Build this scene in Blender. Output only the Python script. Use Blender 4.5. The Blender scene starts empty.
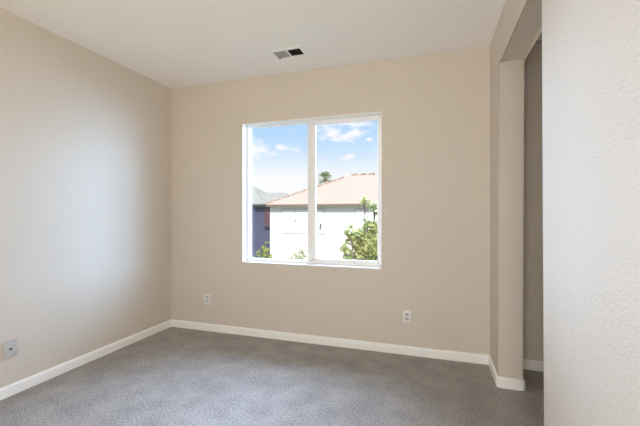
import bpy, bmesh, math, random
from mathutils import Vector, Matrix

C = bpy.context.scene.collection
S = bpy.context.scene
PI = math.pi
random.seed(7)

# ------------------------------------------------------------------ camera
F_PX, YAW, EYE = 352.2, 0.3129, 1.305
cam_d = bpy.data.cameras.new('camera')
cam = bpy.data.objects.new('camera', cam_d); C.objects.link(cam)
cam_d.sensor_width = 36.0
cam_d.lens = F_PX / 640 * 36.0
cam_d.clip_start = 0.05; cam_d.clip_end = 500
cam.location = (0, 0, EYE)
cam.rotation_euler = (PI / 2, 0, YAW)
S.camera = cam

# ------------------------------------------------------------------ exposure
S.view_settings.view_transform = 'Standard'
S.view_settings.look = 'None'
S.view_settings.gamma = 1.0
S.view_settings.use_curve_mapping = False
S.view_settings.exposure = 0.0
try:
    S.cycles.use_denoising = True
    S.cycles.denoiser = 'OPENIMAGEDENOISE'
    S.cycles.max_bounces = 16
    S.cycles.diffuse_bounces = 12
    S.cycles.sample_clamp_indirect = 8
    S.cycles.blur_glossy = 1.0
except Exception:
    pass

# ------------------------------------------------------------------ sky
SKY_BOOST = 1.15         # the open sky overhead is a little brighter than the band above the roofs
def build_world():
    w = bpy.data.worlds.new('sky'); S.world = w; w.use_nodes = True
    nt = w.node_tree; N = nt.nodes; L = nt.links
    for n in list(N): N.remove(n)
    def math_(op, a, b=None, c=None):
        n = N.new('ShaderNodeMath'); n.operation = op
        for i, v in enumerate((a, b, c)):
            if v is None: continue
            if isinstance(v, (int, float)): n.inputs[i].default_value = v
            else: L.new(v, n.inputs[i])
        return n.outputs[0]
    def mixc(fac, a, b):
        n = N.new('ShaderNodeMix'); n.data_type = 'RGBA'
        for s, v in ((n.inputs[0], fac), (n.inputs[6], a), (n.inputs[7], b)):
            if isinstance(v, (tuple, float, int)): s.default_value = v
            else: L.new(v, s)
        return n.outputs[2]
    tc = N.new('ShaderNodeTexCoord')
    sep = N.new('ShaderNodeSeparateXYZ'); L.new(tc.outputs['Generated'], sep.inputs[0])
    z = sep.outputs['Z']
    ramp = N.new('ShaderNodeValToRGB'); L.new(z, ramp.inputs[0])
    r = ramp.color_ramp
    r.elements[0].position = 0.0;  r.elements[0].color = (1.0, 1.0, 1.0, 1)
    r.elements[1].position = 0.28; r.elements[1].color = (0.40, 0.66, 0.97, 1)
    for p, c in ((0.095, (0.97, 0.98, 1.0, 1)), (0.135, (0.80, 0.90, 1.0, 1)), (0.175, (0.59, 0.79, 1.0, 1)), (0.215, (0.47, 0.71, 0.99, 1))):
        e = r.elements.new(p); e.color = c
    sky = ramp.outputs[0]
    # clouds: noise broken patches gathered around a few directions
    mp = N.new('ShaderNodeMapping'); mp.inputs['Scale'].default_value = (1, 1, 2.2)
    L.new(tc.outputs['Generated'], mp.inputs[0])
    no = N.new('ShaderNodeTexNoise'); no.inputs['Scale'].default_value = 24.0
    no.inputs['Detail'].default_value = 7; no.inputs['Roughness'].default_value = 0.58
    L.new(mp.outputs[0], no.inputs['Vector'])
    total = None
    def direction(u, v):
        a, b = (u - 320) / F_PX, (213 - v) / F_PX
        d = Vector((a * math.cos(YAW) - math.sin(YAW), a * math.sin(YAW) + math.cos(YAW), b))
        return d.normalized()
    for u, v, rad, flat, amt in ((357, 132, .050, 2.4, 1.0), (330, 132, .062, 2.0, .80), (345, 137, .075, 3.4, .70), (340, 122, .16, 5.5, .85),
                                 (368, 123, .06, 3.0, .55), (369, 139, .014, 1.6, .9), (285, 149, .055, 2.6, 1.0), (255, 150, .062, 1.6, .95), (258, 159, .035, 2.0, .6),
                                 (272, 153, .035, 3.2, .65), (347, 157, .035, 2.4, .75), (298, 131, .03, 4.0, .35), (376, 150, .03, 2.0, .5), (200, 120, .15, 2.0, .8), (430, 150, .12, 2.2, .8)):
        d = direction(u, v)
        sub = N.new('ShaderNodeVectorMath'); sub.operation = 'SUBTRACT'
        L.new(tc.outputs['Generated'], sub.inputs[0]); sub.inputs[1].default_value = d
        sc = N.new('ShaderNodeVectorMath'); sc.operation = 'MULTIPLY'
        L.new(sub.outputs[0], sc.inputs[0]); sc.inputs[1].default_value = (1 / rad, 1 / rad, flat / rad)
        ln = N.new('ShaderNodeVectorMath'); ln.operation = 'LENGTH'; L.new(sc.outputs[0], ln.inputs[0])
        m = math_('MULTIPLY', math_('MAXIMUM', math_('SUBTRACT', 1.0, ln.outputs['Value']), 0.0), amt)
        total = m if total is None else math_('MAXIMUM', total, m)
    dens = math_('ADD', math_('MULTIPLY', total, 0.62), math_('MULTIPLY', math_('SUBTRACT', no.outputs[0], 0.5), 1.5))
    mask = N.new('ShaderNodeMapRange'); mask.interpolation_type = 'SMOOTHSTEP'
    L.new(dens, mask.inputs[0]); mask.inputs[1].default_value = 0.10; mask.inputs[2].default_value = 0.60
    fac = math_('MULTIPLY', mask.outputs[0], math_('MINIMUM', math_('MULTIPLY', total, 5.0), 1.0))
    sky = mixc(fac, sky, (0.96, 0.97, 1.0, 1))
    # overhead brightness
    up = N.new('ShaderNodeMapRange'); up.interpolation_type = 'SMOOTHSTEP'
    L.new(z, up.inputs[0]); up.inputs[1].default_value = 0.30; up.inputs[2].default_value = 0.52
    col = mixc(up.outputs[0], sky, (0.78 * SKY_BOOST, 0.90 * SKY_BOOST, 1.02 * SKY_BOOST, 1))
    low = N.new('ShaderNodeMapRange'); L.new(z, low.inputs[0])
    low.inputs[1].default_value = -0.02; low.inputs[2].default_value = 0.0
    col = mixc(low.outputs[0], (0.35, 0.34, 0.30, 1), col)
    bg = N.new('ShaderNodeBackground'); L.new(col, bg.inputs[0]); bg.inputs[1].default_value = 1.08
    out = N.new('ShaderNodeOutputWorld'); L.new(bg.outputs[0], out.inputs[0])
    w.cycles.sampling_method = 'MANUAL'; w.cycles.sample_map_resolution = 1024
build_world()

# ------------------------------------------------------------------ sun and lamps
def sun():
    d = bpy.data.lights.new('sun', 'SUN'); d.energy = 4.6; d.angle = math.radians(0.6); d.color = (1.0, 0.96, 0.9)
    o = bpy.data.objects.new('sun', d); C.objects.link(o)
    v = Vector((-0.35, 0.75, -0.72)).normalized()        # from behind our house onto the houses opposite
    o.rotation_euler = v.to_track_quat('-Z', 'Y').to_euler()
sun()
XL, XR, YB, YR, H = -2.884, 0.460, 3.337, -1.30, 2.74
WX0, WX1, WZ0, WZ1 = -1.957, -0.466, 0.773, 2.261        # window opening
def portal():
    d = bpy.data.lights.new('window_portal', 'AREA'); d.shape = 'RECTANGLE'
    d.size = WX1 - WX0; d.size_y = WZ1 - WZ0; d.cycles.is_portal = True
    o = bpy.data.objects.new('window_portal', d); C.objects.link(o)
    o.location = ((WX0 + WX1) / 2, YB + 0.2, (WZ0 + WZ1) / 2)
    o.rotation_euler = (-PI / 2, 0, 0)
portal()
def lamp(name, loc, rot, sx, sy, power, col, spread=180):
    d = bpy.data.lights.new(name, 'AREA'); d.shape = 'RECTANGLE'; d.size = sx; d.size_y = sy
    d.energy = power; d.color = col; d.spread = math.radians(spread)
    o = bpy.data.objects.new(name, d); C.objects.link(o); o.location = loc; o.rotation_euler = rot
# added area lamps outdoors, out of view, strengthening the daylight through the window
lamp('sky_fill', (-1.2, YB + 6.6, 6.9), (math.radians(-56), 0, 0), 7.0, 5.6, 4100, (0.488, 0.659, 1.000))
def aimed(loc, to):
    return (Vector(to) - Vector(loc)).to_track_quat('-Z', 'Y').to_euler()
lamp('daylight_fill_right', (4.6, 7.2, 2.45), aimed((4.6, 7.2, 2.45), (-1.2, YB, 1.5)), 4.4, 3.2, 376.4, (0.40, 0.65, 1.0), 90)
lamp('daylight_fill_left', (-11.0, 14.0, 2.0), aimed((-11.0, 14.0, 2.0), (-1.2, YB, 1.5)), 4.0, 5.0, 115.5, (0.539, 0.730, 1.000), 30)
# the room goes on behind the camera: two fill lamps added there, one aimed at the ceiling
lamp('rear_fill', (-0.25, YR + 0.03, 1.1), (PI / 2, 0, 0), 1.2, 2.05, 58.52, (0.991, 1.000, 0.972))
lamp('ceiling_fill', (-1.2, -0.7, 0.7), aimed((-1.2, -0.7, 0.7), (-1.2, 1.2, H)), 1.4, 0.8, 4.851, (1.000, 0.735, 0.294), 100)

# ------------------------------------------------------------------ materials
def new_mat(name):
    m = bpy.data.materials.new(name); m.use_nodes = True
    nt = m.node_tree
    return m, nt.nodes, nt.links, nt.nodes['Principled BSDF']
def mat(name, col, rough=0.6, var=0.06, scale=20.0, bump=0.0, bscale=80.0, bdist=0.002, metal=0.0, spec=0.5, coord='Object', detail=3.0, stretch=(1, 1, 1)):
    m, N, L, P = new_mat(name)
    tc = N.new('ShaderNodeTexCoord')
    mp = N.new('ShaderNodeMapping'); mp.inputs['Scale'].default_value = stretch
    L.new(tc.outputs[coord], mp.inputs[0])
    n = N.new('ShaderNodeTexNoise'); n.inputs['Scale'].default_value = scale; n.inputs['Detail'].default_value = detail
    L.new(mp.outputs[0], n.inputs['Vector'])
    r = N.new('ShaderNodeValToRGB'); L.new(n.outputs[0], r.inputs[0])
    r.color_ramp.elements[0].position = 0.3; r.color_ramp.elements[1].position = 0.7
    r.color_ramp.elements[0].color = tuple(c * (1 - var) for c in col) + (1,)
    r.color_ramp.elements[1].color = tuple(min(1, c * (1 + var)) for c in col) + (1,)
    L.new(r.outputs[0], P.inputs['Base Color'])
    P.inputs['Roughness'].default_value = rough; P.inputs['Metallic'].default_value = metal
    P.inputs['Specular IOR Level'].default_value = spec
    if bump:
        b = N.new('ShaderNodeTexNoise'); b.inputs['Scale'].default_value = bscale; b.inputs['Detail'].default_value = 2.5
        L.new(mp.outputs[0], b.inputs['Vector'])
        bn = N.new('ShaderNodeBump'); bn.inputs['Strength'].default_value = bump; bn.inputs['Distance'].default_value = bdist
        L.new(b.outputs[0], bn.inputs['Height']); L.new(bn.outputs[0], P.inputs['Normal'])
    return m

def wall_paint(name, col):
    """Eggshell paint over a sprayed 'orange peel' plaster texture."""
    m, N, L, P = new_mat(name)
    tc = N.new('ShaderNodeTexCoord')
    n = N.new('ShaderNodeTexNoise'); n.inputs['Scale'].default_value = 2.0; L.new(tc.outputs['Object'], n.inputs['Vector'])
    r = N.new('ShaderNodeValToRGB'); L.new(n.outputs[0], r.inputs[0])
    r.color_ramp.elements[0].color = tuple(c * 0.985 for c in col) + (1,)
    r.color_ramp.elements[1].color = tuple(c * 1.015 for c in col) + (1,)
    L.new(r.outputs[0], P.inputs['Base Color'])
    P.inputs['Roughness'].default_value = 0.55; P.inputs['Specular IOR Level'].default_value = 0.35
    b = N.new('ShaderNodeTexNoise'); b.inputs['Scale'].default_value = 120.0; b.inputs['Detail'].default_value = 2.0
    b.inputs['Roughness'].default_value = 0.45
    mp = N.new('ShaderNodeMapping'); mp.inputs['Scale'].default_value = (1, 0.45, 1)      # texture rolled out along the side walls
    L.new(tc.outputs['Object'], mp.inputs[0]); L.new(mp.outputs[0], b.inputs['Vector'])
    mr = N.new('ShaderNodeMapRange'); mr.interpolation_type = 'SMOOTHSTEP'
    L.new(b.outputs[0], mr.inputs[0]); mr.inputs[1].default_value = 0.38; mr.inputs[2].default_value = 0.68
    bn = N.new('ShaderNodeBump'); bn.inputs['Strength'].default_value = 0.48; bn.inputs['Distance'].default_value = 0.0022
    L.new(mr.outputs[0], bn.inputs['Height']); L.new(bn.outputs[0], P.inputs['Normal'])
    return m

def carpet_mat():
    m, N, L, P = new_mat('carpet_pile')
    tc = N.new('ShaderNodeTexCoord')
    def noise(scale, detail, stretch=(1, 1, 1), rough=.5):
        mp = N.new('ShaderNodeMapping'); mp.inputs['Scale'].default_value = stretch
        L.new(tc.outputs['Object'], mp.inputs[0])
        n = N.new('ShaderNodeTexNoise'); n.inputs['Scale'].default_value = scale; n.inputs['Detail'].default_value = detail
        n.inputs['Roughness'].default_value = rough
        L.new(mp.outputs[0], n.inputs['Vector']); return n.outputs[0]
    fine = noise(170, 2.0, (1, .8, 1), .7); tuft = noise(105, 2.0, (1.0, .7, 1)); mott = noise(5.5, 3.0)
    def mul(a, k, c):
        x = N.new('ShaderNodeMath'); x.operation = 'MULTIPLY_ADD'; L.new(a, x.inputs[0]); x.inputs[1].default_value = k
        if isinstance(c, float): x.inputs[2].default_value = c
        else: L.new(c, x.inputs[2])
        return x.outputs[0]
    v = mul(mott, 0.35, mul(tuft, 0.9, mul(fine, 0.9, -0.57)))
    r = N.new('ShaderNodeValToRGB'); L.new(v, r.inputs[0])
    r.color_ramp.elements[0].position = 0.26; r.color_ramp.elements[0].color = (0.125, 0.116, 0.106, 1)
    r.color_ramp.elements[1].position = 0.74; r.color_ramp.elements[1].color = (0.480, 0.446, 0.404, 1)
    L.new(r.outputs[0], P.inputs['Base Color'])
    P.inputs['Roughness'].default_value = 1.0; P.inputs['Specular IOR Level'].default_value = 0.1
    P.inputs['Sheen Weight'].default_value = 0.25; P.inputs['Sheen Roughness'].default_value = 0.6
    bn = N.new('ShaderNodeBump'); bn.inputs['Strength'].default_value = 0.7; bn.inputs['Distance'].default_value = 0.006
    L.new(v, bn.inputs['Height']); L.new(bn.outputs[0], P.inputs['Normal'])
    return m

def glass_mat():
    m, N, L, P = new_mat('window_glass')
    N.remove(P)
    out = N['Material Output']
    t = N.new('ShaderNodeBsdfTransparent'); t.inputs[0].default_value = (0.985, 0.985, 0.985, 1)
    g = N.new('ShaderNodeBsdfGlossy'); g.inputs['Roughness'].default_value = 0.02
    nz = N.new('ShaderNodeTexNoise'); nz.inputs['Scale'].default_value = 1.5
    lw = N.new('ShaderNodeLayerWeight'); lw.inputs['Blend'].default_value = 0.5
    pw = N.new('ShaderNodeMath'); pw.operation = 'POWER'; L.new(lw.outputs['Facing'], pw.inputs[0]); pw.inputs[1].default_value = 5.0
    io = N.new('ShaderNodeMath'); io.operation = 'MULTIPLY_ADD'; L.new(nz.outputs[0], io.inputs[0])
    io.inputs[1].default_value = 0.004; io.inputs[2].default_value = 0.034
    fr = N.new('ShaderNodeMath'); fr.operation = 'MULTIPLY_ADD'; L.new(pw.outputs[0], fr.inputs[0]); fr.inputs[1].default_value = 0.9
    L.new(io.outputs[0], fr.inputs[2])
    mx = N.new('ShaderNodeMixShader'); L.new(fr.outputs[0], mx.inputs[0]); L.new(t.outputs[0], mx.inputs[1]); L.new(g.outputs[0], mx.inputs[2])
    L.new(mx.outputs[0], out.inputs[0])
    return m

def tile_mat(name, c1, c2, mortar, sx, sy):
    m, N, L, P = new_mat(name)
    tc = N.new('ShaderNodeTexCoord')
    br = N.new('ShaderNodeTexBrick'); L.new(tc.outputs['UV'], br.inputs['Vector'])
    br.inputs['Color1'].default_value = c1 + (1,); br.inputs['Color2'].default_value = c2 + (1,); br.inputs['Mortar'].default_value = mortar + (1,)
    br.inputs['Scale'].default_value = 1.0; br.inputs['Brick Width'].default_value = sx; br.inputs['Row Height'].default_value = sy
    br.inputs['Mortar Size'].default_value = 0.035
    L.new(br.outputs[0], P.inputs['Base Color']); P.inputs['Roughness'].default_value = 0.85
    bn = N.new('ShaderNodeBump'); bn.inputs['Strength'].default_value = 0.5; bn.inputs['Distance'].default_value = 0.02
    L.new(br.outputs['Fac'], bn.inputs['Height']); bn.invert = True; L.new(bn.outputs[0], P.inputs['Normal'])
    return m

def leaf_mat(name, c1, c2):
    m, N, L, P = new_mat(name)
    g = N.new('ShaderNodeNewGeometry')
    r = N.new('ShaderNodeValToRGB'); L.new(g.outputs['Random Per Island'], r.inputs[0])
    r.color_ramp.elements[0].color = c1 + (1,); r.color_ramp.elements[1].color = c2 + (1,)
    L.new(r.outputs[0], P.inputs['Base Color']); P.inputs['Roughness'].default_value = 0.5
    out = N['Material Output']
    tr = N.new('ShaderNodeBsdfTranslucent'); L.new(r.outputs[0], tr.inputs[0])
    mx = N.new('ShaderNodeMixShader'); mx.inputs[0].default_value = 0.3
    L.new(P.outputs[0], mx.inputs[1]); L.new(tr.outputs[0], mx.inputs[2]); L.new(mx.outputs[0], out.inputs[0])
    return m

WALL = wall_paint('beige_wall_paint', (0.675, 0.608, 0.530))
CEIL = mat('ceiling_paint', (0.92, 0.905, 0.885), 0.8, 0.01, 3, 0.25, 70, 0.0015, spec=0.2)
CARPET = carpet_mat()
TRIM = mat('white_trim_paint', (0.92, 0.905, 0.88), 0.4, 0.01, 6)
VINYL = mat('white_vinyl', (0.90, 0.90, 0.90), 0.35, 0.01, 8)
GLASS = glass_mat()
GASKET = mat('grey_gasket', (0.30, 0.30, 0.31), 0.6, 0.05, 60)
PLATE = mat('white_plastic_plate', (0.82, 0.80, 0.78), 0.35, 0.01, 60)
GPLATE = mat('beige_white_plate', (0.54, 0.52, 0.50), 0.4, 0.01, 60)
RECEP = mat('grey_white_receptacle', (0.50, 0.49, 0.48), 0.4, 0.02, 80)
SLOT = mat('dark_slot', (0.02, 0.02, 0.022), 0.6, 0.1, 80)
BRASS = mat('jack_metal', (0.10, 0.09, 0.08), 0.4, 0.1, 90, metal=0.6)
STEEL = mat('screw_paint', (0.66, 0.65, 0.63), 0.4, 0.05, 90)
VENTM = mat('white_register_enamel', (0.92, 0.91, 0.89), 0.4, 0.02, 30)
DUCT_SHADE = mat('duct_shade', (0.025, 0.022, 0.02), 0.8, 0.2, 20)  # near-black colour for the shade inside the vent, right-hand blades included
BLADE = mat('grey_register_blade', (0.42, 0.40, 0.38), 0.5, 0.04, 40)

# ------------------------------------------------------------------ mesh helpers
def finish(name, bm, m, parent=None, smooth=None):
    bmesh.ops.recalc_face_normals(bm, faces=bm.faces[:])
    me = bpy.data.meshes.new(name); bm.to_mesh(me); bm.free()
    if m: me.materials.append(m)
    if smooth is not None:
        me.shade_smooth()
        try: me.set_sharp_from_angle(angle=math.radians(smooth))
        except Exception: pass
    o = bpy.data.objects.new(name, me); C.objects.link(o)
    if parent: o.parent = parent
    return o
def box(bm, x0, x1, y0, y1, z0, z1, bev=0.0, seg=2):
    r = bmesh.ops.create_cube(bm, size=1.0)
    vs = r['verts']
    for v in vs:
        v.co = Vector((x0 + (v.co.x + .5) * (x1 - x0), y0 + (v.co.y + .5) * (y1 - y0), z0 + (v.co.z + .5) * (z1 - z0)))
    if bev:
        es = list({e for v in vs for e in v.link_edges})
        bmesh.ops.bevel(bm, geom=es, offset=bev, segments=seg, affect='EDGES', profile=0.5)
def frame_ring(bm, x0, x1, z0, z1, wl, wr, wb, wt, y0, y1, bev=0.002):
    """rectangular frame in the XZ plane as one closed ring"""
    O = [(x0, z0), (x1, z0), (x1, z1), (x0, z1)]
    I = [(x0 + wl, z0 + wb), (x1 - wr, z0 + wb), (x1 - wr, z1 - wt), (x0 + wl, z1 - wt)]
    V = {}
    for y in (y0, y1):
        for k in range(4):
            V['o', k, y] = bm.verts.new((O[k][0], y, O[k][1])); V['i', k, y] = bm.verts.new((I[k][0], y, I[k][1]))
    es = []
    for k in range(4):
        j = (k + 1) % 4
        for y in (y0, y1):
            bm.faces.new((V['o', k, y], V['o', j, y], V['i', j, y], V['i', k, y]))
        bm.faces.new((V['o', k, y0], V['o', j, y0], V['o', j, y1], V['o', k, y1]))
        f = bm.faces.new((V['i', k, y0], V['i', j, y0], V['i', j, y1], V['i', k, y1]))
    bm.edges.ensure_lookup_table()
    if bev:
        bmesh.ops.bevel(bm, geom=bm.edges[:], offset=bev, segments=2, affect='EDGES', profile=.5)
def cyl(bm, p0, p1, r0, r1=None, seg=12, caps=True):
    r1 = r0 if r1 is None else r1
    p0, p1 = Vector(p0), Vector(p1); d = (p1 - p0)
    q = d.to_track_quat('Z', 'Y')
    rings = []
    for p, r in ((p0, r0), (p1, r1)):
        rings.append([bm.verts.new(p + q @ Vector((r * math.cos(2 * PI * k / seg), r * math.sin(2 * PI * k / seg), 0))) for k in range(seg)])
    for k in range(seg):
        bm.faces.new((rings[0][k], rings[0][(k + 1) % seg], rings[1][(k + 1) % seg], rings[1][k]))
    if caps:
        bm.faces.new(rings[0][::-1]); bm.faces.new(rings[1])
def tube(bm, pts, rads, seg=8):
    rings = []
    for i, p in enumerate(pts):
        p = Vector(p)
        d = Vector(pts[min(i + 1, len(pts) - 1)]) - Vector(pts[max(i - 1, 0)])
        q = d.to_track_quat('Z', 'Y')
        rings.append([bm.verts.new(p + q @ Vector((rads[i] * math.cos(2 * PI * k / seg), rads[i] * math.sin(2 * PI * k / seg), 0))) for k in range(seg)])
    for a, b in zip(rings, rings[1:]):
        for k in range(seg):
            bm.faces.new((a[k], a[(k + 1) % seg], b[(k + 1) % seg], b[k]))
    bm.faces.new(rings[0][::-1]); bm.faces.new(rings[-1])
def struct(o):
    o['kind'] = 'structure'; return o
def thing(name, label, cat, loc=(0, 0, 0), rotz=0, group=None):
    o = bpy.data.objects.new(name, None); C.objects.link(o)
    o.empty_display_size = 0.1
    o.location = loc; o.rotation_euler = (0, 0, rotz); o['label'] = label; o['category'] = cat
    if group: o['group'] = group
    return o
def child(name, bm, m, root, smooth=None, label=None):
    o = finish(name, bm, m, root, smooth)
    if label: o['label'] = label
    return o

# ------------------------------------------------------------------ room shell
T = 0.18
AX1, AY0 = 1.42, 1.55            # alcove beyond the opening in the right wall
bm = bmesh.new(); box(bm, XL - T, AX1 + T, YR - T, YB + T, -0.14, 0.0)
struct(finish('floor', bm, CARPET))
bm = bmesh.new(); box(bm, XL - T, AX1 + T, YR - T, YB + T, H, H + 0.22)
struct(finish('ceiling', bm, CEIL))
bm = bmesh.new(); box(bm, XL - T, XL, YR - T, YB + T, 0, H)
struct(finish('wall_left', bm, WALL))
bm = bmesh.new(); box(bm, XL, AX1 + T, YR - T, YR, 0, H)
struct(finish('wall_rear', bm, WALL))
# back wall with the window opening, one mesh
bm = bmesh.new()
frame_ring(bm, XL, AX1 + T, 0, H, WX0 - XL, AX1 + T - WX1, WZ0, H - WZ1, YB, YB + T, bev=0)
ed = [e for e in bm.edges if all(abs(v.co.y - YB) < 1e-5 and WX0 - .01 < v.co.x < WX1 + .01 and WZ0 - .01 < v.co.z < WZ1 + .01 for v in e.verts)]
bmesh.ops.bevel(bm, geom=ed, offset=0.004, segments=2, affect='EDGES', profile=.5)
struct(finish('wall_back', bm, WALL, smooth=40))
# right wall: stub, header and near part with a bullnosed opening
YJ, ZS, YN, TW = 2.926, 2.434, 1.79, 0.167
bm = bmesh.new()
prof = [(YR, 0), (YN, 0), (YN, ZS), (YJ, ZS), (YJ, 0), (YB, 0), (YB, H), (YR, H)]
a = [bm.verts.new((XR, y, z)) for y, z in prof]; b = [bm.verts.new((XR + TW, y, z)) for y, z in prof]
bm.faces.new(a); bm.faces.new(b[::-1])
for k in range(8):
    j = (k + 1) % 8; bm.faces.new((a[k], b[k], b[j], a[j]))
ed = []
for e in bm.edges:
    p, q = e.verts[0].co, e.verts[1].co
    if abs(p.x - q.x) > 1e-5: continue
    ks = {(round(p.y, 3), round(p.z, 3)), (round(q.y, 3), round(q.z, 3))}
    if ks in ({(YN, 0), (YN, ZS)}, {(YN, ZS), (YJ, ZS)}, {(YJ, ZS), (YJ, 0)}): ed.append(e)
bmesh.ops.bevel(bm, geom=ed, offset=0.021, segments=6, affect='EDGES', profile=.5)
struct(finish('wall_right', bm, WALL, smooth=35))
bm = bmesh.new(); box(bm, AX1, AX1 + T, AY0 - T, YB, 0, H); struct(finish('wall_alcove_right', bm, WALL))
bm = bmesh.new(); box(bm, XR + TW, AX1, AY0 - T, AY0, 0, H); struct(finish('wall_alcove_near', bm, WALL))

# baseboards: an 80 mm board with an eased top, swept along a floor path
BP = [(0, 0), (0.0135, 0), (0.0135, 0.058), (0.0125, 0.066), (0.0095, 0.073), (0.005, 0.0785), (0, 0.080)]
def baseboard(name, path, side):
    """path: list of (x, y) on the wall line; side +1 / -1 gives the room side (left / right of travel)"""
    bm = bmesh.new(); n = len(path); P = [Vector(p) for p in path]
    rows = []
    for i, p in enumerate(P):
        d1 = (P[i] - P[i - 1]).normalized() if i else None
        d2 = (P[i + 1] - P[i]).normalized() if i < n - 1 else None
        nrm = lambda d: Vector((-d.y, d.x)) * side
        if d1 is None: m = nrm(d2)
        elif d2 is None: m = nrm(d1)
        else:
            m = nrm(d1) + nrm(d2); m = m / m.length * (1 / max(.2, m.normalized().dot(nrm(d1))))
        rows.append([bm.verts.new((p.x + m.x * o, p.y + m.y * o, z)) for o, z in BP])
    k = len(BP)
    for r0, r1 in zip(rows, rows[1:]):
        for j in range(k):
            bm.faces.new((r0[j], r0[(j + 1) % k], r1[(j + 1) % k], r1[j]))
    bm.faces.new(rows[0]); bm.faces.new(rows[-1][::-1])
    return struct(finish(name, bm, TRIM, smooth=35))
G = 0.0005
baseboard('baseboard_left', [(XL + G, YR), (XL + G, YB - 0.0138)], -1)
baseboard('baseboard_back', [(XL + G, YB - G), (XR - G, YB - G)], -1)
R_ = 0.012
baseboard('baseboard_right', [(XR - G, YB - 0.0145), (XR - G, YJ - G + R_), (XR - G + R_, YJ - G), (XR + TW + G - R_, YJ - G), (XR + TW + G, YJ - G + R_), (XR + TW + G, YB - 0.0145)], -1)
baseboard('baseboard_alcove', [(XR + TW + 0.0145, YB - G), (AX1 - G, YB - G)], -1)
baseboard('baseboard_alcove_right', [(AX1 - G, YB - 0.0145), (AX1 - G, AY0)], -1)
baseboard('baseboard_near', [(XR - G, YN - 0.03), (XR - G, YR)], -1)

# ------------------------------------------------------------------ window
win = bpy.data.objects.new('window_1', None); C.objects.link(win); struct(win)
win.empty_display_size = 0.1
RD = 0.080                                                  # the frame sits this deep in the wall
# white return boards lining the opening, lipping 3 mm into the room
bm = bmesh.new()
frame_ring(bm, WX0, WX1, WZ0, WZ1, 0.010, 0.010, 0.010, 0.010, YB - 0.004, YB + RD, bev=0.0015)
child('window_return', bm, TRIM, win, 40)
fx0, fx1, fz0, fz1 = WX0 + 0.0, WX1 - 0.0, WZ0 + 0.0, WZ1 - 0.0
bm = bmesh.new()
frame_ring(bm, fx0, fx1, fz0, fz1, 0.034, 0.036, 0.030, 0.017, YB + RD, YB + RD + 0.075, bev=0.003)
child('window_frame', bm, VINYL, win, 40)
MX = -1.176                                                 # centre of the meeting stiles
# fixed lite on the left, in the outer track
bm = bmesh.new()
frame_ring(bm, fx0 + 0.030, MX + 0.010, fz0 + 0.026, fz1 - 0.014, 0.008, 0.055, 0.012, 0.008, YB + RD + 0.042, YB + RD + 0.068, bev=0.002)
fixed = child('fixed_sash', bm, VINYL, win, 40)
bm = bmesh.new(); box(bm, fx0 + 0.036, MX - 0.043, YB + RD + 0.053, YB + RD + 0.057, fz0 + 0.036, fz1 - 0.020)
child('glass_pane', bm, GLASS, fixed)
# sliding sash on the right, in the inner track
bm = bmesh.new()
frame_ring(bm, MX - 0.066, fx1 - 0.034, fz0 + 0.026, fz1 - 0.013, 0.086, 0.022, 0.038, 0.039, YB + RD + 0.008, YB + RD + 0.036, bev=0.003)
slide = child('sliding_sash', bm, VINYL, win, 40)
bm = bmesh.new(); box(bm, MX + 0.018, fx1 - 0.054, YB + RD + 0.020, YB + RD + 0.024, fz0 + 0.062, fz1 - 0.050)
child('glass_pane', bm, GLASS, slide)
bm = bmesh.new()
box(bm, MX - 0.022, MX - 0.004, YB + RD + 0.0, YB + RD + 0.009, 1.47, 1.55, 0.003)
box(bm, MX - 0.018, MX - 0.008, YB + RD - 0.008, YB + RD + 0.002, 1.50, 1.535, 0.002)
child('sash_latch', bm, VINYL, slide, 40)

# ------------------------------------------------------------------ outlets
def make_outlet(label, x, z):
    t = thing('electrical_outlet', label, 'outlet', (x, YB, z), 0, 'duplex outlets on the back wall')
    bm = bmesh.new(); box(bm, -0.035, 0.035, -0.006, -0.0003, -0.057, 0.057, 0.0025)
    child('cover_plate', bm, PLATE, t, 40)
    for s in (-1, 1):
        bm = bmesh.new()
        zc = s * 0.0195
        # rounded receptacle face with flattened top and bottom
        ring = []
        for k in range(24):
            an = 2 * PI * k / 24
            ring.append((0.0172 * math.cos(an), max(-.0138, min(.0138, 0.0172 * math.sin(an)))))
        f0 = [bm.verts.new((px, -0.0058, zc + pz)) for px, pz in ring]; f1 = [bm.verts.new((px, -0.0078, zc + pz)) for px, pz in ring]
        bm.faces.new(f0); bm.faces.new(f1[::-1])
        for k in range(24): bm.faces.new((f0[k], f0[(k + 1) % 24], f1[(k + 1) % 24], f1[k]))
        r = child('receptacle', bm, RECEP, t)
        bm = bmesh.new()
        for dx, hh in ((-0.0064, .0045), (0.0064, .0037)):
            box(bm, dx - .0011, dx + .0011, -0.0082, -0.0074, zc + .003 - hh, zc + .003 + hh)
        cyl(bm, (0, -0.0074, zc - 0.0085), (0, -0.0082, zc - 0.0085), 0.0026)
        child('contact_slots', bm, SLOT, r)
    bm = bmesh.new(); cyl(bm, (0, -0.0055, 0), (0, -0.0074, 0), 0.0034, 0.0026)
    child('screw', bm, STEEL, t)
    return t
make_outlet('white duplex outlet on the back wall below the right side of the window', -0.237, 0.350)
make_outlet('white duplex outlet on the back wall left of the window near the left corner', -2.392, 0.349)
t = thing('cable_wall_plate', 'square white wall plate with one dark cable jack on the left wall', 'wall plate', (XL, 1.707, 0.336), -PI / 2)
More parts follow.
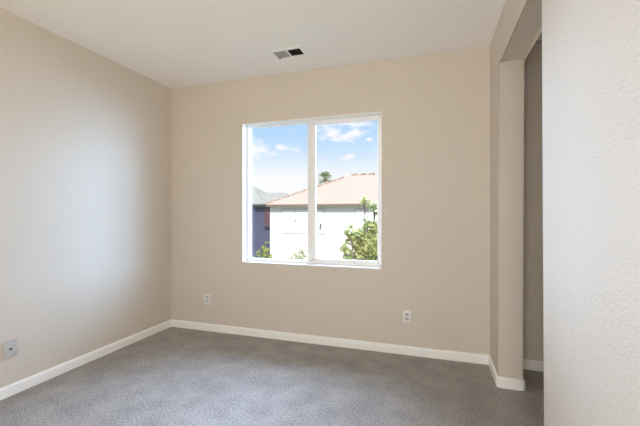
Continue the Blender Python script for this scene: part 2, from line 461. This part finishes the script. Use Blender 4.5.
# local -Y faces into the room after the turn: local y = -world x ... plate thickness grows along local +Y
t.rotation_euler = (0, 0, PI / 2)
bm = bmesh.new(); box(bm, -0.040, 0.040, -0.017, -0.0003, -0.056, 0.056, 0.003)
child('cover_plate', bm, GPLATE, t, 40)
bm = bmesh.new(); cyl(bm, (0, -0.0165, 0), (0, -0.019, 0), 0.0085, seg=6); cyl(bm, (0, -0.0185, 0), (0, -0.026, 0), 0.0055, seg=14)
child('cable_jack', bm, BRASS, t, 40)
for s in (-1, 1):
    bm = bmesh.new(); cyl(bm, (0, -0.0165, s * .042), (0, -0.018, s * .042), 0.003, .0024)
    child('screw', bm, STEEL, t)

# ------------------------------------------------------------------ ceiling register
t = thing('ceiling_vent', 'white two way ceiling air vent in front of the window wall', 'vent', (-1.236, 2.914, H))
fx, fy, ox, oy = 0.125, 0.062, 0.165, 0.100
bm = bmesh.new()
O = [(-ox, -oy), (ox, -oy), (ox, oy), (-ox, oy)]; M_ = [(-ox + .012, -oy + .012), (ox - .012, -oy + .012), (ox - .012, oy - .012), (-ox + .012, oy - .012)]
I = [(-fx, -fy), (fx, -fy), (fx, fy), (-fx, fy)]
rings = []
for pts, z in ((O, -0.0003), (O, -0.003), (M_, -0.007), (I, -0.007), (I, -0.0003)):
    rings.append([bm.verts.new((x, y, z)) for x, y in pts])
for r0, r1 in zip(rings, rings[1:]):
    for k in range(4): bm.faces.new((r0[k], r0[(k + 1) % 4], r1[(k + 1) % 4], r1[k]))
for k in range(4): bm.faces.new((rings[-1][k], rings[-1][(k + 1) % 4], rings[0][(k + 1) % 4], rings[0][k]))
box(bm, -0.006, 0.006, -fy, fy, -0.0075, -0.0005)
child('vent_frame', bm, VENTM, t)
bm = bmesh.new(); box(bm, -fx, fx, -fy, fy, -0.0012, -0.0003)  # flat dark sheet in place of the duct's unlit depth
child('duct_opening', bm, DUCT_SHADE, t)
def blades(x0, x1, sgn, m, lab):
    n = 9
    for k in range(n):
        xc = x0 + (k + .5) * (x1 - x0) / n
        bm = bmesh.new(); hw = 0.0075 if sgn < 0 else 0.0048
        ang = math.radians(33 if sgn < 0 else 52)
        dx, dz = math.cos(ang) * hw, math.sin(ang) * hw
        cz = -0.0065
        # sheet blade: top edge leans one way, thickness 1 mm
        p = [(-sgn * dx, dz), (sgn * dx, -dz)]
        nx, nz = (dz / hw * .0005, sgn * dx / hw * .0005)
        q = [(p[0][0] - nx, p[0][1] - nz), (p[1][0] - nx, p[1][1] - nz), (p[1][0] + nx, p[1][1] + nz), (p[0][0] + nx, p[0][1] + nz)]
        r0 = [bm.verts.new((xc + x, -fy + .001, min(cz + z, -0.0013))) for x, z in q]; r1 = [bm.verts.new((xc + x, fy - .001, min(cz + z, -0.0013))) for x, z in q]
        bm.faces.new(r0); bm.faces.new(r1[::-1])
        for j in range(4): bm.faces.new((r0[j], r0[(j + 1) % 4], r1[(j + 1) % 4], r1[j]))
        child('louver_blade', bm, m, t)
blades(-fx + .002, -0.007, -1, BLADE, '')
blades(0.007, fx - .002, 1, DUCT_SHADE, '')  # right blades coloured near-black so this half reads as shaded gaps
bm = bmesh.new(); box(bm, -fx + .006, -fx + .018, fy - .008, fy + .004, -0.017, -0.006, .002)
child('damper_lever', bm, SLOT, t)

# ------------------------------------------------------------------ outdoors
GZ = -3.0
def at(u, v, Y):
    a, b = (u - 320) / F_PX, (213 - v) / F_PX
    x = a * math.cos(YAW) - math.sin(YAW); y = a * math.sin(YAW) + math.cos(YAW)
    s = Y / y
    return Vector((s * x, Y, EYE + s * b))
GRASS = mat('lawn_and_soil', (0.16, 0.17, 0.10), 0.95, 0.3, 3.0, 0.5, 30, 0.03)
STUCCO = mat('white_stucco', (0.86, 0.845, 0.81), 0.9, 0.02, 4, 0.3, 60, 0.004)
PURPLE = mat('purple_blue_stucco', (0.082, 0.088, 0.160), 0.9, 0.05, 4, 0.3, 60, 0.004)
EAVE_SHADE = mat('eave_shade_fascia', (0.20, 0.165, 0.15), 0.7, 0.08, 5)  # taupe stands in for the shadow band along the eave
DFASC = mat('dark_fascia', (0.035, 0.035, 0.05), 0.7, 0.08, 5)
TILE = tile_mat('pink_roof_tile', (0.58, 0.435, 0.385), (0.61, 0.46, 0.41), (0.53, 0.39, 0.34), 0.32, 0.36)
CAP = mat('pink_ridge_tile', (0.40, 0.33, 0.29), 0.85, 0.25, 9)
SHING = tile_mat('grey_roof_shingle', (0.37, 0.37, 0.36), (0.42, 0.42, 0.40), (0.31, 0.31, 0.30), 0.3, 0.2)
WFRAME = mat('pale_window_frame', (0.60, 0.60, 0.59), 0.5, 0.03, 10)
BLIND = mat('white_blind_behind_glass', (0.86, 0.86, 0.85), 0.35, 0.03, 10)
MAROON = mat('maroon_shutter', (0.135, 0.065, 0.085), 0.6, 0.1, 8)
LAMPM = mat('grey_lantern', (0.16, 0.16, 0.15), 0.5, 0.1, 30)
BARK = mat('bark', (0.17, 0.13, 0.10), 0.9, 0.3, 14, 0.6, 40, 0.01)
PBARK = mat('palm_bark', (0.24, 0.19, 0.15), 0.9, 0.25, 10, 0.6, 30, 0.02)

bm = bmesh.new(); box(bm, -90, 90, YB + T + 0.05, 130, GZ - 0.3, GZ)
struct(finish('ground', bm, GRASS))

def hip_roof(name, x0, x1, y0, y1, ze, pitch, m, root, thick=0.12):
    """hip roof solid with a thin eave edge; UVs run along the slope"""
    run = (y1 - y0) / 2; zr = ze + pitch * run
    bm = bmesh.new(); uv = bm.loops.layers.uv.new('UVMap')
    E = [Vector((x0, y0, ze)), Vector((x1, y0, ze)), Vector((x1, y1, ze)), Vector((x0, y1, ze))]
    Rg = [Vector((x0 + run, y0 + run, zr)), Vector((x1 - run, y0 + run, zr))]
    lo = [bm.verts.new(e - Vector((0, 0, thick))) for e in E]
    e = [bm.verts.new(p) for p in E]; r = [bm.verts.new(p) for p in Rg]
    fs = [((e[0], e[1], r[1], r[0]), 'x'), ((e[2], e[3], r[0], r[1]), 'x'), ((e[1], e[2], r[1]), 'y'), ((e[3], e[0], r[0]), 'y')]
    sl = math.sqrt(1 + pitch * pitch)
    for vs, ax in fs:
        f = bm.faces.new(vs)
        for l in f.loops:
            l[uv].uv = ((l.vert.co.x if ax == 'x' else l.vert.co.y), (l.vert.co.z - ze) / pitch * sl)
    for k in range(4): bm.faces.new((lo[k], lo[(k + 1) % 4], e[(k + 1) % 4], e[k]))
    bm.faces.new(lo[::-1])
    o = finish(name, bm, m, root)
    return o, E, Rg
def caps(p0, p1, bm, L=0.40, gap=0.14, r=0.075):
    p0, p1 = Vector(p0), Vector(p1); d = (p1 - p0); n = int(d.length / (L + gap)); d.normalize()
    for k in range(n):
        a = p0 + d * (k * (L + gap)); cyl(bm, a + Vector((0, 0, .02)), a + d * L + Vector((0, 0, .05)), r * .8, r, 7)
def wall_block(name, x0, x1, y0, y1, z0, z1, m, root):
    bm = bmesh.new(); box(bm, x0, x1, y0, y1, z0, z1); return child(name, bm, m, root)
def house_window(root, x0, x1, z0, z1, y, cols, rows):
    bm = bmesh.new()
    frame_ring(bm, x0, x1, z0, z1, .07, .07, .07, .09, y - 0.025, y - 0.002, bev=0.006)
    for k in range(1, cols):
        xc = x0 + (x1 - x0) * k / cols; box(bm, xc - .03, xc + .03, y - .024, y - .004, z0 + .07, z1 - .07)
    for k in range(1, rows):
        zc = z0 + (z1 - z0) * k / rows; box(bm, x0 + .07, x1 - .07, y - .024, y - .004, zc - .03, zc + .03)
    w = child('window', bm, WFRAME, root)
    bm = bmesh.new(); box(bm, x0 + .06, x1 - .06, y - .016, y - .006, z0 + .06, z1 - .08)
    child('pane', bm, BLIND, w)

# white house with the pink tiled hip roof
hw = thing('house', 'white stucco house with a pink tiled hip roof seen through the window', 'house', (0, 0, 0))
HX0, HX1, HY0, HY1 = -8.78, 6.6, 18.0, 25.2
ZE = 1.80
wall_block('stucco_wall', HX0, HX1, HY0, HY1, GZ, ZE - 0.10, STUCCO, hw)
roof, E, Rg = hip_roof('tile_roof', HX0 - .09, HX1 + .35, HY0 - .35, HY1 + .35, ZE, 0.475, TILE, hw, 0.05)
bm = bmesh.new(); caps(E[0], Rg[0], bm); child('hip_tiles', bm, CAP, hw, 50)
bm = bmesh.new(); caps(E[1], Rg[1], bm); child('hip_tiles', bm, CAP, hw, 50)
bm = bmesh.new(); caps(Rg[0], Rg[1], bm); child('ridge_tiles', bm, CAP, hw, 50)
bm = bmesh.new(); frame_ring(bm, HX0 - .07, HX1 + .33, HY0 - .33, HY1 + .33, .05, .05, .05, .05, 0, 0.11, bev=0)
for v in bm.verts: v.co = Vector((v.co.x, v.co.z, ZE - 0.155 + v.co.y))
child('fascia', bm, EAVE_SHADE, hw)
p0, p1 = at(281.5, 233.5, HY0), at(325, 208.3, HY0)
house_window(hw, p0.x, p1.x, p0.z, p1.z, HY0, 3, 2)
p0, p1 = at(354.5, 233.5, HY0), at(368.5, 208.3, HY0)
house_window(hw, p0.x, p1.x, p0.z, p1.z, HY0, 1, 2)
p = at(320.5, 226.8, HY0 - .12)
bm = bmesh.new(); box(bm, p.x - .04, p.x + .04, p.y - .03, p.y + .12, p.z + .10, p.z + .15, .01); cyl(bm, (p.x, p.y, p.z - .10), (p.x, p.y, p.z + .11), .035, .05, 8)
child('wall_lantern', bm, LAMPM, hw)

# purple-blue house with grey roofs
hp = thing('house', 'purple blue house with grey shingle roof at the left edge of the window', 'house', (0, 0, 0))
PE = 2.0
def eave_board(root, x0, x1, y0, y1):
    bm = bmesh.new(); frame_ring(bm, x0, x1, y0, y1, .05, .05, .05, .05, 0, 0.20, bev=0)
    for v in bm.verts: v.co = Vector((v.co.x, v.co.z, PE - 0.26 + v.co.y))
    return child('fascia', bm, DFASC, root)
wall_block('stucco_wall', -24.0, -12.25, 24.0, 28.4, GZ, PE - 0.12, PURPLE, hp)
wall_block('stucco_wall', -12.25, -9.65, 24.0, 27.25, GZ, PE - 0.12, PURPLE, hp)
hip_roof('shingle_roof', -24.4, -11.91, 23.6, 28.8, PE, 0.626, SHING, hp, 0.06)
eave_board(hp, -24.38, -11.93, 23.62, 28.78)
hip_roof('shingle_roof', -15.5, -9.3, 23.61, 27.6, PE, 0.46, SHING, hp, 0.06)
eave_board(hp, -11.94, -9.32, 23.625, 27.58)
p0, p1 = at(264.8, 226.8, 24), at(271, 206.5, 24)
bm = bmesh.new(); box(bm, p0.x, p1.x, 23.93, 23.998, p0.z, p1.z, .01)
for k in range(12):
    zz = p0.z + .1 + k * (p1.z - p0.z - .2) / 12; box(bm, p0.x + .05, p1.x - .05, 23.91, 23.94, zz, zz + .06)
child('shutter', bm, MAROON, hp, label='maroon louvered window shutter')
bm = bmesh.new(); cyl(bm, (p0.x + .06, 23.95, p0.z - .02), (p1.x, 23.95, p0.z - .02), .13, seg=14)
child('shutter_bracket', bm, DFASC, hp)

# foliage
def leaf(bm, p, size, n):
    """one folded leaf: two quads on a midrib"""
    q = n.to_track_quat('Z', 'Y') @ Matrix.Rotation(random.uniform(0, 2 * PI), 3, 'Z').to_quaternion()
    L_, W_ = size, size * 0.34
    pts = [(0, 0, 0), (0, L_ * .5, .06 * L_), (0, L_, -.08 * L_), (W_, L_ * .45, .16 * L_), (-W_, L_ * .45, .16 * L_)]
    v = [bm.verts.new(p + q @ Vector(c)) for c in pts]
    bm.faces.new((v[0], v[3], v[2], v[1])); bm.faces.new((v[0], v[1], v[2], v[4]))
def rnd_dir():
    while True:
        d = Vector((random.uniform(-1, 1), random.uniform(-1, 1), random.uniform(-1, 1)))
        if 0.1 < d.length < 1: return d.normalized()
def crown(bm, blobs, size, dens):
    for c, r in blobs:
        for k in range(int(dens * r * r)):
            d = rnd_dir(); rr = r * random.uniform(.35, 1.0) ** .6
            nn = (d * .6 + rnd_dir() * .7 + Vector((0, -.25, .55))).normalized()
            leaf(bm, c + Vector((d.x, d.y, d.z)) * rr, size * random.uniform(.7, 1.25), nn)
def tree(name, label, cat, Y, blobs_px, lmat, leaf_size, dens, trunk_u, trunk_r, group=None):
    blobs = []
    for u, v, rpx, dy in blobs_px:
        c = at(u, v, Y + dy); blobs.append((c, rpx * (Y + dy) / F_PX * 1.05))
    base = at(trunk_u, 213, Y); base.z = GZ
    t = thing(name, label, cat, base, 0, group)
    inv = base
    fork = Vector((0, 0, max(1.0, (min(b[0].z for b in blobs) - GZ) * 0.6)))
    bm = bmesh.new()
    tube(bm, [Vector((0, 0, -.02)), fork * .5 + Vector((trunk_r * .6, 0, 0)), fork], [trunk_r * 1.25, trunk_r, trunk_r * .8])
    for c, r in blobs:
        q = c - inv; mid = fork.lerp(q, .5) + Vector((random.uniform(-.06, .06), random.uniform(-.06, .06), .05))
        tube(bm, [fork - Vector((0, 0, .05)), mid, q], [trunk_r * .5, trunk_r * .3, trunk_r * .12], 6)
        for k in range(5):
            d = rnd_dir(); tube(bm, [q - (q - mid) * .25, q + d * r * .8], [trunk_r * .13, trunk_r * .05], 5)
    child('trunk', bm, BARK, t, 60)
    bm = bmesh.new(); crown(bm, [(c - inv, r) for c, r in blobs], leaf_size, dens)
    child('foliage', bm, lmat, t)
    return t
LEAF_G = leaf_mat('green_leaves', (0.15, 0.21, 0.05), (0.52, 0.54, 0.20))
LEAF_Y = leaf_mat('yellow_green_leaves', (0.22, 0.27, 0.05), (0.48, 0.50, 0.14))
LEAF_P = leaf_mat('pale_green_leaves', (0.34, 0.40, 0.20), (0.62, 0.66, 0.42))
FROND = leaf_mat('palm_fronds', (0.24, 0.29, 0.14), (0.46, 0.52, 0.30))
tree('leafy_tree', 'leafy green tree in front of the white house at the lower right of the window', 'tree', 8.2,
     [(365, 200, 3.8, 0), (375, 208, 4.2, .1), (382, 212, 6, .1), (368, 225, 5.5, .1), (377, 230, 8, .2), (350, 231, 4.6, -.1), (361, 234, 5, 0),
      (353, 240, 6, 0), (366, 243, 12, .2), (380, 246, 13, .1), (345, 249, 4, -.1), (362, 257, 13, .2), (348, 259, 5, 0), (378, 263, 15, .3), (366, 276, 18, .2), (354, 276, 10, 0)],
     LEAF_G, 0.115, 4200, 366, 0.07)
tree('shrub', 'small yellow green bush beside the purple blue house wall', 'shrub', 15.5,
     [(261, 254, 5, 0), (266, 249, 4.5, .1), (257, 259, 4.5, -.1), (268, 257, 5, .2), (263, 263, 7, 0), (266, 243, 2.2, 0)], LEAF_Y, 0.17, 620, 263, 0.06)
tree('shrub', 'pale green bush in front of the white house wall near the window centre', 'shrub', 15.0,
     [(297, 256, 5, 0), (303, 252, 4, .1), (292, 259, 4, -.1), (304, 259, 5, .1), (299, 265, 8, 0)], LEAF_P, 0.16, 420, 299, 0.05)

# fan palm beyond the roof
pc = at(325.3, 177.8, 46)
t = thing('palm_tree', 'fan palm rising behind the pink tiled roof', 'tree', (pc.x, pc.y, GZ))
hz = pc.z - GZ
bm = bmesh.new(); tube(bm, [(0, 0, -.02), (.05, 0, hz * .5), (0, 0, hz - .1)], [.26, .20, .17], 10)
child('trunk', bm, PBARK, t, 60)
bm = bmesh.new()
for k in range(34):
    az = 2 * PI * (k * 0.618 % 1); el = math.radians(-40 + 118 * (k / 33) ** 1.1)
    d = Vector((math.cos(az) * math.cos(el), math.sin(az) * math.cos(el), math.sin(el)))
    side = d.cross(Vector((0, 0, 1))); side = side.normalized() if side.length > .05 else Vector((1, 0, 0))
    upv = side.cross(d)
    o = Vector((0, 0, hz - .15)); L1 = random.uniform(.45, .65)
    tip = o + d * L1
    tube(bm, [o, tip], [.03, .02], 4)
    for j in range(9):
        a = math.radians(-56 + 14 * j); dd = d * math.cos(a) + side * math.sin(a) + Vector((0, 0, -.12 - .1 * abs(j - 4) / 4))
        ll = random.uniform(.55, .85); w = side * .045 * math.cos(a) - d * .045 * math.sin(a)
        e = tip + dd * ll; m_ = tip + dd * ll * .5 + upv * .05
        v = [bm.verts.new(c) for c in (tip, m_ + w, e, m_ - w)]
        bm.faces.new(v)
child('fronds', bm, FROND, t)
